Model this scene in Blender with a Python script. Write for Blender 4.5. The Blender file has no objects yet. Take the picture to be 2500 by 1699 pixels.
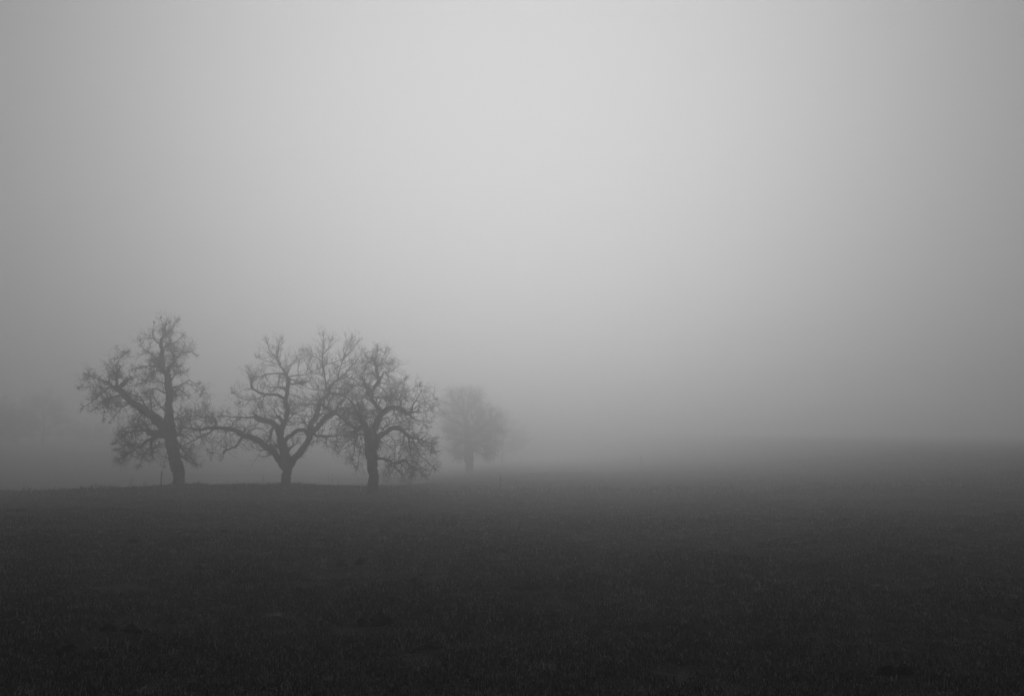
import bpy, math, random
import numpy as np
from mathutils import Vector

SEED = 7
rng = np.random.default_rng(SEED)
random.seed(SEED)
scn = bpy.context.scene
col = scn.collection

# ------------------------------------------------------------------ camera
FPX, CU, CV, HORIZON = 2430.0, 1250.0, 849.5, 1110.0      # the photograph is 2500 x 1699
CAM_Z = 1.7
PITCH = math.atan((HORIZON - CV) / FPX)
cam_data = bpy.data.cameras.new('camera')
cam_data.sensor_fit = 'HORIZONTAL'
cam_data.sensor_width = 36.0
cam_data.lens = 36.0 * FPX / 2500.0
cam_data.clip_start = 0.1
cam_data.clip_end = 3000.0
cam = bpy.data.objects.new('camera', cam_data)
col.objects.link(cam)
cam.location = (0, 0, CAM_Z)
cam.rotation_euler = (math.radians(90) + PITCH, 0, 0)
scn.camera = cam

# ------------------------------------------------------------------ sky, sun, exposure
SUN_EL, SUN_AZ = 24.0, 0.3          # the veiled sun stands just above the top of the frame
world = bpy.data.worlds.new('World')
scn.world = world
world.use_nodes = True
wt = world.node_tree
wt.nodes.clear()
sky = wt.nodes.new('ShaderNodeTexSky')
sky.sky_type = 'NISHITA'
sky.sun_disc = False
sky.sun_elevation = math.radians(SUN_EL)
sky.sun_rotation = math.radians(SUN_AZ)
sky.altitude = 0
sky.air_density = 1.0
sky.dust_density = 8.0
sky.ozone_density = 1.0
bw = wt.nodes.new('ShaderNodeRGBToBW')
VEIL, VEIL_GAIN = 14.0, 9.0         # the fog above veils the sun: its glow is levelled off, x / (x + VEIL)
veil = wt.nodes.new('ShaderNodeMath'); veil.operation = 'ADD'; veil.inputs[1].default_value = VEIL
quo = wt.nodes.new('ShaderNodeMath'); quo.operation = 'DIVIDE'
gain = wt.nodes.new('ShaderNodeMath'); gain.operation = 'MULTIPLY'; gain.inputs[1].default_value = VEIL_GAIN
bg = wt.nodes.new('ShaderNodeBackground'); bg.inputs['Strength'].default_value = 0.10
wo = wt.nodes.new('ShaderNodeOutputWorld')
wt.links.new(sky.outputs['Color'], bw.inputs[0])
wt.links.new(bw.outputs[0], veil.inputs[0])
wt.links.new(bw.outputs[0], quo.inputs[0])
wt.links.new(veil.outputs[0], quo.inputs[1])
wt.links.new(quo.outputs[0], gain.inputs[0])
wt.links.new(gain.outputs[0], bg.inputs['Color'])
wt.links.new(bg.outputs[0], wo.inputs['Surface'])

sun_data = bpy.data.lights.new('sun', 'SUN')
sun_data.energy = 0.5
sun_data.angle = math.radians(40)
sun_data.color = (1, 1, 1)
sun = bpy.data.objects.new('sun', sun_data)
col.objects.link(sun)
sun_dir = Vector((math.sin(math.radians(SUN_AZ)) * math.cos(math.radians(SUN_EL)),
                  math.cos(math.radians(SUN_AZ)) * math.cos(math.radians(SUN_EL)),
                  math.sin(math.radians(SUN_EL))))
sun.rotation_euler = sun_dir.to_track_quat('Z', 'Y').to_euler()
sun.location = (0, 30, 60)

scn.view_settings.view_transform = 'Standard'
scn.view_settings.look = 'None'
scn.view_settings.gamma = 1.0
scn.view_settings.use_curve_mapping = False
scn.view_settings.exposure = -0.50
scn.render.engine = 'CYCLES'
scn.cycles.use_denoising = True
scn.cycles.denoising_prefilter = 'ACCURATE'
scn.cycles.use_adaptive_sampling = False
scn.cycles.max_bounces = 8
scn.cycles.diffuse_bounces = 2
scn.cycles.volume_bounces = 4
scn.cycles.transparent_max_bounces = 8

HAZE_DENSITY, HAZE_G, HAZE_TOP = 0.0138, 0.84, 17.0

# ------------------------------------------------------------------ helpers
def at(u, v, Y):
    """World point at depth Y seen at photograph pixel (u, v)."""
    cx, cy = (u - CU) / FPX, (CV - v) / FPX
    dy = math.cos(PITCH) - math.sin(PITCH) * cy
    dz = math.sin(PITCH) + math.cos(PITCH) * cy
    t = Y / dy
    return np.array([cx * t, Y, CAM_Z + dz * t])

def _hash(ix, iy, s):
    h = (ix.astype(np.int64) * 374761393 + iy.astype(np.int64) * 668265263 + s * 1442695041) & 0x7fffffff
    h = ((h ^ (h >> 13)) * 1274126177) & 0x7fffffff
    h = h ^ (h >> 16)
    return (h & 0xffff) / 65535.0

def vnoise(x, y, s=0):
    ix, iy = np.floor(x), np.floor(y)
    fx, fy = x - ix, y - iy
    fx, fy = fx * fx * (3 - 2 * fx), fy * fy * (3 - 2 * fy)
    a, b = _hash(ix, iy, s), _hash(ix + 1, iy, s)
    c, d = _hash(ix, iy + 1, s), _hash(ix + 1, iy + 1, s)
    return (a + (b - a) * fx + (c - a) * fy + (a - b - c + d) * fx * fy) * 2 - 1

def sstep(a, b, t):
    t = np.clip((t - a) / (b - a), 0, 1)
    return t * t * (3 - 2 * t)

def ground_z(x, y):
    x, y = np.asarray(x, float), np.asarray(y, float)
    d = np.hypot(x, y)
    z = -0.16 * sstep(15, 45, y)
    z = z - 0.22 * sstep(-18, -28, x) * sstep(30, 50, y)
    z = z + 0.27 * np.exp(-((x + 14.0) / 7.0) ** 2) * np.exp(-((y - 51.0) / 7.0) ** 2)   # low mound under the trees
    z = z - 0.75 * sstep(53, 78, y) * sstep(0, -14, x)                                   # dip behind the mound
    yc = np.minimum(y, 350.0)
    z = z + np.log1p(np.exp(np.clip(2.4 * (0.027 * yc - 0.65), -30, 30))) / 2.4 * sstep(0, 55, x)      # long slope rising to the right
    z = z + 0.4 * sstep(16, 40, x) * sstep(25, 60, y)
    z = z + np.log1p(np.exp(np.clip(2.4 * (0.038 * yc - 2.4), -30, 30))) / 2.4 * sstep(-10, -65, x)    # far slope on the left
    z = z + 0.10 * vnoise(x / 11, y / 11, 1) * sstep(5, 25, d) * sstep(120, 60, d)
    z = z + 0.075 * vnoise(x / 3.1, y / 3.1, 2) + 0.055 * vnoise(x / 1.1 + 5, y / 1.1, 3)
    z = z + (0.042 * vnoise(x / 0.42, y / 0.42 + 9, 4) + 0.014 * vnoise(x / 0.19, y / 0.19 + 3, 5)) * sstep(60, 25, d)
    return z

def mesh_obj(name, verts, faces, mat=None, parent=None, smooth=True):
    me = bpy.data.meshes.new(name)
    verts = np.asarray(verts, np.float32)
    if isinstance(faces, np.ndarray):
        nf, k = faces.shape
        me.vertices.add(len(verts)); me.vertices.foreach_set('co', verts.ravel())
        me.loops.add(nf * k); me.loops.foreach_set('vertex_index', faces.astype(np.int32).ravel())
        me.polygons.add(nf)
        me.polygons.foreach_set('loop_start', np.arange(0, nf * k, k, dtype=np.int32))
        me.update(calc_edges=True)
    else:
        me.from_pydata([tuple(map(float, v)) for v in verts], [], [tuple(map(int, f)) for f in faces])
        me.update()
    if smooth:
        me.polygons.foreach_set('use_smooth', [True] * len(me.polygons))
    o = bpy.data.objects.new(name, me)
    col.objects.link(o)
    if mat: me.materials.append(mat)
    if parent: o.parent = parent
    return o

def tag(o, label=None, category=None, group=None, kind=None):
    if label: o['label'] = label
    if category: o['category'] = category
    if group: o['group'] = group
    if kind: o['kind'] = kind
    return o

def empty(name, loc, label, category, group=None):
    o = bpy.data.objects.new(name, None)
    o.empty_display_size = 0.2
    col.objects.link(o)
    o.location = loc
    return tag(o, label, category, group)

# ------------------------------------------------------------------ materials (the photograph is black and white)
def grey_mat(name, lo, hi, scale=6.0, bump=0.0, bump_scale=30.0, rough=0.95, stretch=(1, 1, 1), per_instance=0.0, big=None):
    m = bpy.data.materials.new(name); m.use_nodes = True
    nt = m.node_tree; n = nt.nodes; L = nt.links
    bs = n['Principled BSDF']
    bs.inputs['Roughness'].default_value = rough
    bs.inputs['Specular IOR Level'].default_value = 0.12
    tc = n.new('ShaderNodeTexCoord'); geo = n.new('ShaderNodeNewGeometry')
    mp = n.new('ShaderNodeMapping'); mp.inputs['Scale'].default_value = stretch
    L.new(geo.outputs['Position'] if big else tc.outputs['Object'], mp.inputs[0])
    nz = n.new('ShaderNodeTexNoise'); nz.inputs['Scale'].default_value = scale
    nz.inputs['Detail'].default_value = 6; nz.inputs['Roughness'].default_value = 0.65
    L.new(mp.outputs[0], nz.inputs['Vector'])
    mr = n.new('ShaderNodeMapRange'); mr.inputs['From Min'].default_value = 0.3; mr.inputs['From Max'].default_value = 0.7
    mr.inputs['To Min'].default_value = lo; mr.inputs['To Max'].default_value = hi
    L.new(nz.outputs['Fac'], mr.inputs['Value'])
    out = mr.outputs[0]
    if big:
        nb = n.new('ShaderNodeTexNoise'); nb.inputs['Scale'].default_value = big; nb.inputs['Detail'].default_value = 4
        L.new(geo.outputs['Position'], nb.inputs['Vector'])
        mb = n.new('ShaderNodeMapRange'); mb.inputs['From Min'].default_value = 0.32; mb.inputs['From Max'].default_value = 0.68
        mb.inputs['To Min'].default_value = 0.62; mb.inputs['To Max'].default_value = 1.35
        L.new(nb.outputs['Fac'], mb.inputs['Value'])
        mu = n.new('ShaderNodeMath'); mu.operation = 'MULTIPLY'
        L.new(out, mu.inputs[0]); L.new(mb.outputs[0], mu.inputs[1]); out = mu.outputs[0]
    if per_instance:
        oi = n.new('ShaderNodeObjectInfo')
        mo = n.new('ShaderNodeMapRange'); mo.inputs['To Min'].default_value = 1 - per_instance; mo.inputs['To Max'].default_value = 1 + per_instance
        L.new(oi.outputs['Random'], mo.inputs['Value'])
        mu = n.new('ShaderNodeMath'); mu.operation = 'MULTIPLY'
        L.new(out, mu.inputs[0]); L.new(mo.outputs[0], mu.inputs[1]); out = mu.outputs[0]
    cb = n.new('ShaderNodeCombineColor')
    for i in range(3): L.new(out, cb.inputs[i])
    L.new(cb.outputs[0], bs.inputs['Base Color'])
    if bump:
        n2 = n.new('ShaderNodeTexNoise'); n2.inputs['Scale'].default_value = bump_scale; n2.inputs['Detail'].default_value = 5
        L.new(mp.outputs[0], n2.inputs['Vector'])
        bp = n.new('ShaderNodeBump'); bp.inputs['Strength'].default_value = bump; bp.inputs['Distance'].default_value = 0.05
        L.new(n2.outputs['Fac'], bp.inputs['Height']); L.new(bp.outputs[0], bs.inputs['Normal'])
    return m

M_BARK = grey_mat('bark', 0.035, 0.085, 7, 0.8, 26, stretch=(1, 1, 0.35))
M_TWIG = grey_mat('twig_bark', 0.04, 0.07, 9)
M_SOIL = grey_mat('turf_soil', 0.010, 0.026, 3.0, 0.6, 14, big=0.25)
M_GRASS = grey_mat('grass_blade', 0.04, 0.09, 2.2, per_instance=0.55, big=0.5)
M_GRASS_DARK = grey_mat('dark_grass_blade', 0.015, 0.03, 2.2, per_instance=0.3)
M_STRAW = grey_mat('dry_grass_blade', 0.20, 0.36, 4, per_instance=0.4)
M_HOLLOW_SHADE = grey_mat('hollow_shade', 0.004, 0.012, 18, 1.0, 40)  # near-black colour paints the shade of undercut hollows onto the clods
M_POST = grey_mat('weathered_wood', 0.05, 0.10, 20, 0.4, 60, stretch=(1, 1, 0.15))
M_PLASTIC = grey_mat('pale_plastic', 0.45, 0.55, 20)
M_STEEL = grey_mat('dull_wire', 0.12, 0.18, 40, rough=0.6)
M_BIRD = grey_mat('dark_feathers', 0.02, 0.04, 60)
M_BEAK = grey_mat('beak_horn', 0.08, 0.10, 60)
M_STONE = grey_mat('pale_stone', 0.12, 0.2, 25, 0.8, 40)
M_WEED = grey_mat('dead_weed_stem', 0.04, 0.08, 30)

# ------------------------------------------------------------------ ground
def build_ground():
    fine = np.radians(np.linspace(-44, 44, 470))
    rest = np.radians(np.linspace(44, 316, 92))[1:-1]
    ang = np.concatenate([fine, rest])
    na = len(ang)
    rad = np.concatenate([[0.4], np.geomspace(0.8, 3, 20)[:-1], np.geomspace(3, 110, 330)[:-1], np.geomspace(110, 520, 60)])
    A, Rr = np.meshgrid(ang, rad)
    X, Y = Rr * np.sin(A), Rr * np.cos(A)
    Z = ground_z(X, Y)
    V = np.stack([X, Y, Z], -1).reshape(-1, 3)
    i, j = np.meshgrid(np.arange(len(rad) - 1), np.arange(na), indexing='ij')
    j2 = (j + 1) % na
    F = np.stack([i * na + j, (i + 1) * na + j, (i + 1) * na + j2, i * na + j2], -1).reshape(-1, 4)[:, ::-1]
    V = np.vstack([V, [[0, 0, float(ground_z(0, 0))]]])
    o = mesh_obj('ground', V, F, M_SOIL)
    fan = [(len(V) - 1, (k + 1) % na, k) for k in range(na)]
    me = o.data
    # close the small hole under the camera
    h = mesh_obj('tmp', V[list(range(na)) + [len(V) - 1]], [(na, (k + 1) % na, k) for k in range(na)])
    import bmesh
    bm = bmesh.new(); bm.from_mesh(me); bm.from_mesh(h.data)
    for f in bm.faces: f.smooth = True
    bm.normal_update(); bm.to_mesh(me); bm.free()
    bpy.data.objects.remove(h, do_unlink=True)
    return tag(o, kind='structure')
build_ground()

# ------------------------------------------------------------------ tree machinery
def tube_mesh(P, R, sides, tip=True):
    """K tubes at once: P (K,n,3), R (K,n) -> verts, quads."""
    K, n, _ = P.shape
    T = np.empty_like(P)
    T[:, 1:-1] = P[:, 2:] - P[:, :-2]; T[:, 0] = P[:, 1] - P[:, 0]; T[:, -1] = P[:, -1] - P[:, -2]
    T /= np.linalg.norm(T, axis=-1, keepdims=True) + 1e-9
    ref = np.zeros((K, 3)); main = T.mean(1)
    ax = np.argmin(np.abs(main), axis=1); ref[np.arange(K), ax] = 1
    U = np.cross(T, ref[:, None, :]); U /= np.linalg.norm(U, axis=-1, keepdims=True) + 1e-9
    W = np.cross(T, U)
    a = np.linspace(0, 2 * math.pi, sides, endpoint=False)
    V = P[:, :, None, :] + R[:, :, None, None] * (np.cos(a)[None, None, :, None] * U[:, :, None, :] + np.sin(a)[None, None, :, None] * W[:, :, None, :])
    k, i, s = np.meshgrid(np.arange(K), np.arange(n - 1), np.arange(sides), indexing='ij')
    s2 = (s + 1) % sides
    b = k * n * sides
    F = np.stack([b + i * sides + s, b + i * sides + s2, b + (i + 1) * sides + s2, b + (i + 1) * sides + s], -1).reshape(-1, 4)
    return V.reshape(-1, 3), F

def catmull(pts, step):
    """Smooth an (n,k) polyline (xyz + radius) and resample it."""
    P = np.asarray(pts, float)
    P = np.vstack([2 * P[0] - P[1], P, 2 * P[-1] - P[-2]])
    out = []
    for i in range(1, len(P) - 2):
        seg = np.linalg.norm(P[i + 1, :3] - P[i, :3])
        m = max(2, int(seg / step))
        t = np.linspace(0, 1, m, endpoint=False)[:, None]
        a, b, c, d = P[i - 1], P[i], P[i + 1], P[i + 2]
        out.append(0.5 * ((2 * b) + (c - a) * t + (2 * a - 5 * b + 4 * c - d) * t ** 2 + (-a + 3 * b - 3 * c + d) * t ** 3))
    out.append(P[-2][None])
    return np.vstack(out)

def unit(v): return v / (np.linalg.norm(v, axis=-1, keepdims=True) + 1e-9)

def grow(start, dirs, length, r0, nseg, wig, bias, r):
    """K twigs as random walks: returns P (K,nseg+1,3) and R."""
    K = len(start)
    P = np.empty((K, nseg + 1, 3)); P[:, 0] = start
    d = unit(dirs)
    for i in range(nseg):
        d = unit(d + r.normal(0, wig, (K, 3)) + bias)
        P[:, i + 1] = P[:, i] + d * (length / nseg)[:, None]
    t = np.linspace(0, 1, nseg + 1)
    R = r0[:, None] * (1 - 0.62 * t)[None, :]
    return P, R

def spawn(P, R, per, frac, lo, r, spread, tmin=0.25):
    """Start points, directions, lengths for child twigs along parents."""
    K, n, _ = P.shape
    idx = np.repeat(np.arange(K), per)
    t = r.uniform(tmin, 1.0, len(idx)) * (n - 1.001)
    i = t.astype(int); f = (t - i)[:, None]
    s = P[idx, i] * (1 - f) + P[idx, i + 1] * f
    ax = unit(P[idx, i + 1] - P[idx, i])
    pr = unit(np.cross(ax, unit(r.normal(0, 1, ax.shape))))
    dirs = unit(ax * (1 - spread) + pr * spread)
    plen = np.linalg.norm(P[idx, -1] - P[idx, 0], axis=-1)
    ln = np.maximum(lo, plen * r.uniform(*frac, len(idx)))
    rad = np.maximum(0.0035, R[idx, i] * 0.62)
    return s, dirs, ln, rad

class Tree:
    def __init__(self, name, label, base_uv, Y, conv, style, seed, group=None):
        self.r = np.random.default_rng(seed)
        self.Y, self.conv, self.style = Y, conv, style
        u, v = conv(*base_uv)
        b = at(u, v, Y)
        self.base = np.array([b[0], Y, float(ground_z(b[0], Y)) - 0.05])
        self.root = empty(name, self.base, label, 'tree', group)
        self.samples = []       # (points Nx4 [u v depth radius], limb index)
        self.limbs = []         # dict(P world, R, root, px)
        self.mpp = Y / FPX      # metres per photo pixel

    def add(self, pts, slope=None, twig=1.0, spray=True):
        """pts: (X, Y, width) in crop pixels; first call is the trunk."""
        r = self.r
        k = self.conv(1, 0)[0] - self.conv(0, 0)[0]
        q = np.array([(*self.conv(p[0], p[1]), p[2] * k * self.mpp / 2) for p in pts])
        if not self.limbs:
            parent, d0 = None, 0.0
        else:
            best = (1e9, 0, 0.0)
            for li, L in enumerate(self.limbs):
                dist = np.hypot(L['uv'][:, 0] - q[0, 0], L['uv'][:, 1] - q[0, 1]) - 0.5 * L['R'] / self.mpp
                j = int(np.argmin(dist))
                if dist[j] < best[0]: best = (dist[j], li, L['dep'][j])
            parent, d0 = best[1], best[2]
        s = np.concatenate([[0], np.cumsum(np.hypot(np.diff(q[:, 0]), np.diff(q[:, 1])))]) * self.mpp
        if slope is None: slope = 0.0 if parent is None else r.uniform(-0.55, 0.55)
        dep = d0 + slope * s + (0 if parent is None else 1) * np.sin(s * r.uniform(0.8, 1.6) + 0) * r.uniform(-0.15, 0.15)
        P = np.array([np.append(at(a, b, self.Y + dd), rad) for (a, b, rad), dd in zip(q, dep)])
        C = catmull(P, 0.10)
        n = len(C)
        rad = np.maximum(C[:, 3], 0.006)
        t = np.arange(n)
        rad = rad * (1 + 0.10 * vnoise(t * 0.45, t * 0.0 + 3.3, int(r.integers(1000))) + 0.05 * r.normal(0, 1, n))
        jit = np.minimum(0.018, rad * 0.25)[:, None] * r.normal(0, 1, (n, 3)); jit[0] = 0
        kk = int(r.integers(1000))
        kink = np.stack([vnoise(t * 0.27, t * 0.0 + 1.7 + c * 5.1, kk) for c in range(3)], -1)
        XYZ = C[:, :3] + jit + kink * (np.clip(rad * 0.55, 0.015, 0.05) * np.minimum(1, t / 4.0))[:, None]
        # pixel track of the samples, for attaching children
        th = XYZ - np.array([0, 0, CAM_Z])
        fy = th[:, 1] * math.cos(PITCH) + th[:, 2] * math.sin(PITCH)
        uy = -th[:, 1] * math.sin(PITCH) + th[:, 2] * math.cos(PITCH)
        uv = np.stack([CU + FPX * th[:, 0] / fy, CV - FPX * uy / fy], -1)
        root = len(self.limbs) if (parent in (None, 0)) else self.limbs[parent]['root']
        self.limbs.append(dict(P=XYZ, R=rad, uv=uv, dep=XYZ[:, 1] - self.Y, parent=parent, root=root, twig=twig, spray=spray))

    def depth_limbs(self, count, length=(0.9, 2.0), rmin=0.035):
        """Limbs that run towards and away from the camera, so that the crown is round."""
        r = self.r
        cand = [(li, j) for li, L in enumerate(self.limbs) if li > 0 for j in range(2, len(L['R'])) if L['R'][j] > min(rmin, 0.5 * L['R'].max())]
        for c in range(count):
            li, j = cand[int(r.integers(len(cand)))]
            L = self.limbs[li]
            ln = r.uniform(*length); sg = 1 if c % 2 else -1
            d = unit(np.array([r.normal(0, 0.35), sg, r.normal(0.1, 0.3)]))
            m = int(ln / 0.1) + 3
            P = [L['P'][j]]
            for _ in range(m):
                d = unit(d + r.normal(0, 0.16, 3)); P.append(P[-1] + d * ln / m)
            P = np.array(P)
            R = np.linspace(min(0.7 * L['R'][j], 0.05), 0.012, len(P))
            self.limbs.append(dict(P=P, R=R, uv=np.full((len(P), 2), 1e7), dep=P[:, 1] - self.Y, parent=li, root=L['root'], twig=1.0))

    def stubs(self, per_m=0.8):
        """Short broken snags and knots on the thick limbs."""
        r = self.r
        for li, L in list(enumerate(self.limbs)):
            if li == 0 or L['R'].max() < 0.06: continue
            for j in range(4, len(L['R']) - 1):
                if L['R'][j] > 0.045 and r.random() < per_m * 0.1:
                    ax = unit(L['P'][j] - L['P'][j - 1])
                    d = unit(np.cross(ax, r.normal(0, 1, 3)) + ax * 0.5)
                    ln = r.uniform(0.10, 0.38) + L['R'][j]
                    r0 = L['R'][j] * r.uniform(0.3, 0.6)
                    P = np.array([L['P'][j] + d * ln * q + (r.normal(0, 0.02, 3) if q else 0) for q in (0, 0.3, 0.55, 0.8, 1.0)])
                    self.limbs.append(dict(P=P, R=r0 * np.array([1.3, 1.0, 0.9, 0.95, 0.6]), uv=np.full((5, 2), 1e7), dep=P[:, 1] - self.Y, parent=li, root=L['root'], twig=0.8))

    def build(self):
        self.stubs()
        r, S = self.r, self.style
        objs = {}
        for li, L in enumerate(self.limbs):
            P, R = L['P'] - self.base, L['R']
            big = R.max()
            sides = 14 if big > 0.2 else 10 if big > 0.08 else 6 if big > 0.03 else 4
            if li == 0:      # trunk: root flare into the ground
                P = np.vstack([[P[0, 0], P[0, 1], -0.35], [P[0, 0], P[0, 1], 0.0 if P[0, 2] > 0.05 else P[0, 2] - 0.02], P])
                R = np.concatenate([[R[0] * 2.1, R[0] * 1.7], R]); R[2] *= 1.38; R[3] *= 1.2; R[4] *= 1.1; R[5] *= 1.04
            V, F = tube_mesh(P[None], R[None], sides)
            # lumps and ridges
            n = len(P)
            if big > 0.04:
                Vr = V.reshape(n, sides, 3)
                lump = 1 + 0.10 * r.normal(0, 1, (1, sides)) * np.ones((n, 1)) + 0.045 * r.normal(0, 1, (n, sides))
                if li == 0:
                    lobe = np.cos(np.linspace(0, 2 * math.pi, sides, endpoint=False) * 4 + r.uniform(0, 6)) * 0.22
                    lump = lump + lobe[None] * np.exp(-np.arange(n) / 2.5)[:, None]
                Vr = P[:, None] + (Vr - P[:, None]) * lump[..., None]
                V = Vr.reshape(-1, 3)
            # end cap
            tipi = len(V); V = np.vstack([V, [P[-1] + 0.6 * R[-1] * unit(P[-1] - P[-2])]])
            F = [tuple(f) for f in F] + [((n - 1) * sides + s, (n - 1) * sides + (s + 1) % sides, tipi) for s in range(sides)]
            if li == 0: nm, par = 'trunk', self.root
            elif L['parent'] == 0: nm, par = 'branch', self.root
            else: nm, par = 'side_branch', objs[L['root']]
            objs[li] = mesh_obj(nm, V, F, M_BARK, par)
            if li == 0: continue
        # twigs, joined per main branch
        groups = {}
        for li, L in enumerate(self.limbs):
            groups.setdefault(L['root'] if li else 0, []).append(li)
        for root, lis in groups.items():
            if root == 0: continue
            st, dr, ln, rd = [], [], [], []
            for li in lis:
                L = self.limbs[li]; P, R = L['P'], L['R']
                seg = np.linalg.norm(np.diff(P, axis=0), axis=1); total = seg.sum()
                prob = np.clip(0.10 / np.maximum(R[:-1], 0.03), 0.25, 1.6) * seg
                frac = np.arange(len(prob)) / len(prob)
                prob = prob * np.where(frac < S.get('bare', 0.12), 0.15, 1.0)
                prob = prob * (0.15 + np.clip(vnoise(np.arange(len(prob)) * 0.22, np.full(len(prob), 0.5 + li * 3.1), 77) + 0.35, 0, 1))
                k = int(total * S['density'] * L['twig']) + 3
                j = r.choice(len(prob), k, p=prob / prob.sum())
                f = r.random((k, 1))
                s = P[j] * (1 - f) + P[j + 1] * f
                ax = unit(P[j + 1] - P[j])
                pr = unit(np.cross(ax, unit(r.normal(0, 1, ax.shape))))
                sp = S['spread']
                d = unit(ax * (1 - sp) + pr * sp + np.array(S['bias']) * 2)
                st.append(s); dr.append(d)
                lo, hi = S['len']
                ln.append((lo * 0.7 + (hi * 1.3 - lo * 0.7) * r.random(k) ** 1.7) * np.clip(1.15 - R[j] * 1.5, 0.45, 1.1) * (1 - 0.45 * frac[j]))
                rd.append(np.clip(R[j] * 0.5, 0.007, S.get('rmax', 0.017)))
                # a spray at the tip
                if not L.get('spray', True): continue
                k = S.get('tip', 5)
                st.append(np.repeat(P[-1][None], k, 0)); dr.append(unit(unit(P[-1] - P[-2]) + r.normal(0, 0.5, (k, 3)) + np.array(S['bias'])))
                ln.append(r.uniform(*S['len'], k) * 0.45); rd.append(np.full(k, 0.011))
            st, dr, ln, rd = np.vstack(st), np.vstack(dr), np.concatenate(ln), np.concatenate(rd)
            bias, wig = np.array(S['bias']), S['wig']
            P1, R1 = grow(st, dr, ln, rd, 5, wig, bias, r)
            P2, R2 = grow(*spawn(P1, R1, S['n2'], S['f2'], 0.10, r, S['sp2']), 4, wig * 1.1, bias, r)
            P3, R3 = grow(*spawn(P2, R2, S['n3'], (0.3, 0.75), 0.06, r, S['sp2']), 2, wig, bias * 0.6, r)
            VV, FF, off = [], [], 0
            for P, R, sd in ((P1, R1, 4), (P2, R2, 3), (P3, np.maximum(R3, 0.003), 3)):
                V, F = tube_mesh(P - self.base, R, sd)
                VV.append(V); FF.append(F + off); off += len(V)
            tag(mesh_obj('twigs', np.vstack(VV), np.vstack(FF), M_TWIG, objs[root]), kind='stuff')
        return self.root

def crop(x0, y0, k): return lambda X, Y: (x0 + X / k, y0 + Y / k)

# ------------------------------------------------------------------ pear tree with the long arm (nearest the left edge)
ST1 = dict(density=17, len=(0.25, 0.68), spread=0.72, bias=(0, 0, 0.03), wig=0.15, n2=5, f2=(0.35, 0.8), sp2=0.48, n3=2, rmax=0.019)
t1 = Tree('old_pear_tree', 'tall bare tree with one thick limb reaching out over the left field', (905, 1415), 52.0, crop(150, 740, 3.158), ST1, 11)
t1.add([(906, 1400, 84), (893, 1300, 88), (870, 1200, 92), (852, 1100, 92), (840, 1000, 96), (832, 900, 72), (830, 800, 56), (833, 700, 58), (830, 620, 50), (822, 555, 46)])
t1.add([(822, 565, 44), (795, 530, 42), (765, 490, 40), (770, 440, 36), (775, 380, 34), (770, 320, 28), (785, 260, 20), (800, 205, 10), (812, 165, 5)], 0.1)
t1.add([(826, 565, 36), (828, 500, 30), (850, 480, 26), (874, 455, 22), (870, 430, 18), (860, 390, 12), (835, 370, 7)], 0.3)
t1.add([(770, 490, 24), (730, 490, 20), (690, 480, 14), (640, 488, 10), (560, 510, 6)])
t1.add([(795, 520, 20), (740, 520, 12), (690, 550, 9), (640, 600, 6), (600, 620, 4)])
t1.add([(780, 420, 18), (730, 420, 12), (680, 380, 9), (630, 350, 6), (610, 300, 4)])
t1.add([(775, 360, 16), (820, 320, 12), (880, 300, 8), (930, 260, 5)])
t1.add([(770, 320, 16), (720, 280, 10), (700, 230, 6), (712, 190, 4), (714, 160, 3)], 0.0, 0.35, False)
t1.add([(785, 270, 10), (830, 220, 7), (870, 170, 5), (890, 145, 3)])
t1.add([(808, 200, 6), (785, 165, 4), (768, 135, 3), (766, 122, 2.5)], 0.0, 0.12, False)
t1.add([(870, 440, 14), (910, 400, 8), (945, 350, 5)])
t1.add([(825, 970, 96), (762, 918, 78), (710, 870, 60), (660, 830, 50), (600, 790, 46), (540, 765, 43), (500, 730, 42), (465, 690, 40), (430, 660, 36), (392, 640, 22), (360, 615, 16), (310, 590, 10), (250, 572, 6), (200, 555, 4)], -0.2)
t1.add([(430, 655, 24), (428, 600, 16), (425, 560, 20), (432, 520, 24), (448, 500, 10)], 0.2, 1.4)
t1.add([(428, 575, 12), (405, 540, 8), (398, 480, 5), (408, 440, 3)])
t1.add([(445, 655, 34), (490, 600, 30), (520, 585, 12), (562, 565, 5)], 0.4, 1.3)
t1.add([(395, 645, 16), (350, 660, 12), (330, 680, 10), (280, 720, 8), (230, 760, 6), (170, 800, 4)])
t1.add([(350, 655, 10), (290, 650, 8), (230, 650, 5), (150, 645, 3)])
t1.add([(480, 705, 12), (400, 720, 9), (340, 750, 7), (318, 790, 5), (330, 830, 4), (325, 880, 3)], None, 0.5)
t1.add([(380, 725, 6), (300, 770, 6), (255, 820, 4)], None, 1.0)
t1.add([(520, 755, 10), (470, 800, 6), (430, 845, 5), (382, 905, 3)], None, 0.6)
t1.add([(660, 835, 14), (610, 845, 8), (570, 880, 5)], None, 0.7)
t1.add([(640, 800, 16), (620, 740, 10), (570, 710, 7), (545, 700, 4)])
t1.add([(700, 850, 16), (690, 780, 10), (680, 720, 6), (640, 690, 4)])
t1.add([(815, 840, 14), (770, 800, 9), (720, 740, 6), (700, 690, 4)])
t1.add([(815, 700, 18), (770, 680, 12), (720, 660, 8), (660, 690, 5)])
t1.add([(812, 620, 16), (770, 610, 10), (710, 590, 7), (660, 600, 4)])
t1.add([(845, 670, 30), (882, 700, 26), (884, 715, 14)], 0.2, 2.0)
t1.add([(850, 660, 18), (930, 625, 8), (990, 600, 6), (1040, 640, 4), (1090, 690, 3)])
t1.add([(845, 600, 12), (900, 530, 7), (950, 530, 5)])
t1.add([(850, 650, 12), (920, 670, 7), (970, 715, 4)])
t1.add([(855, 905, 12), (900, 870, 7), (950, 840, 4)])
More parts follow.
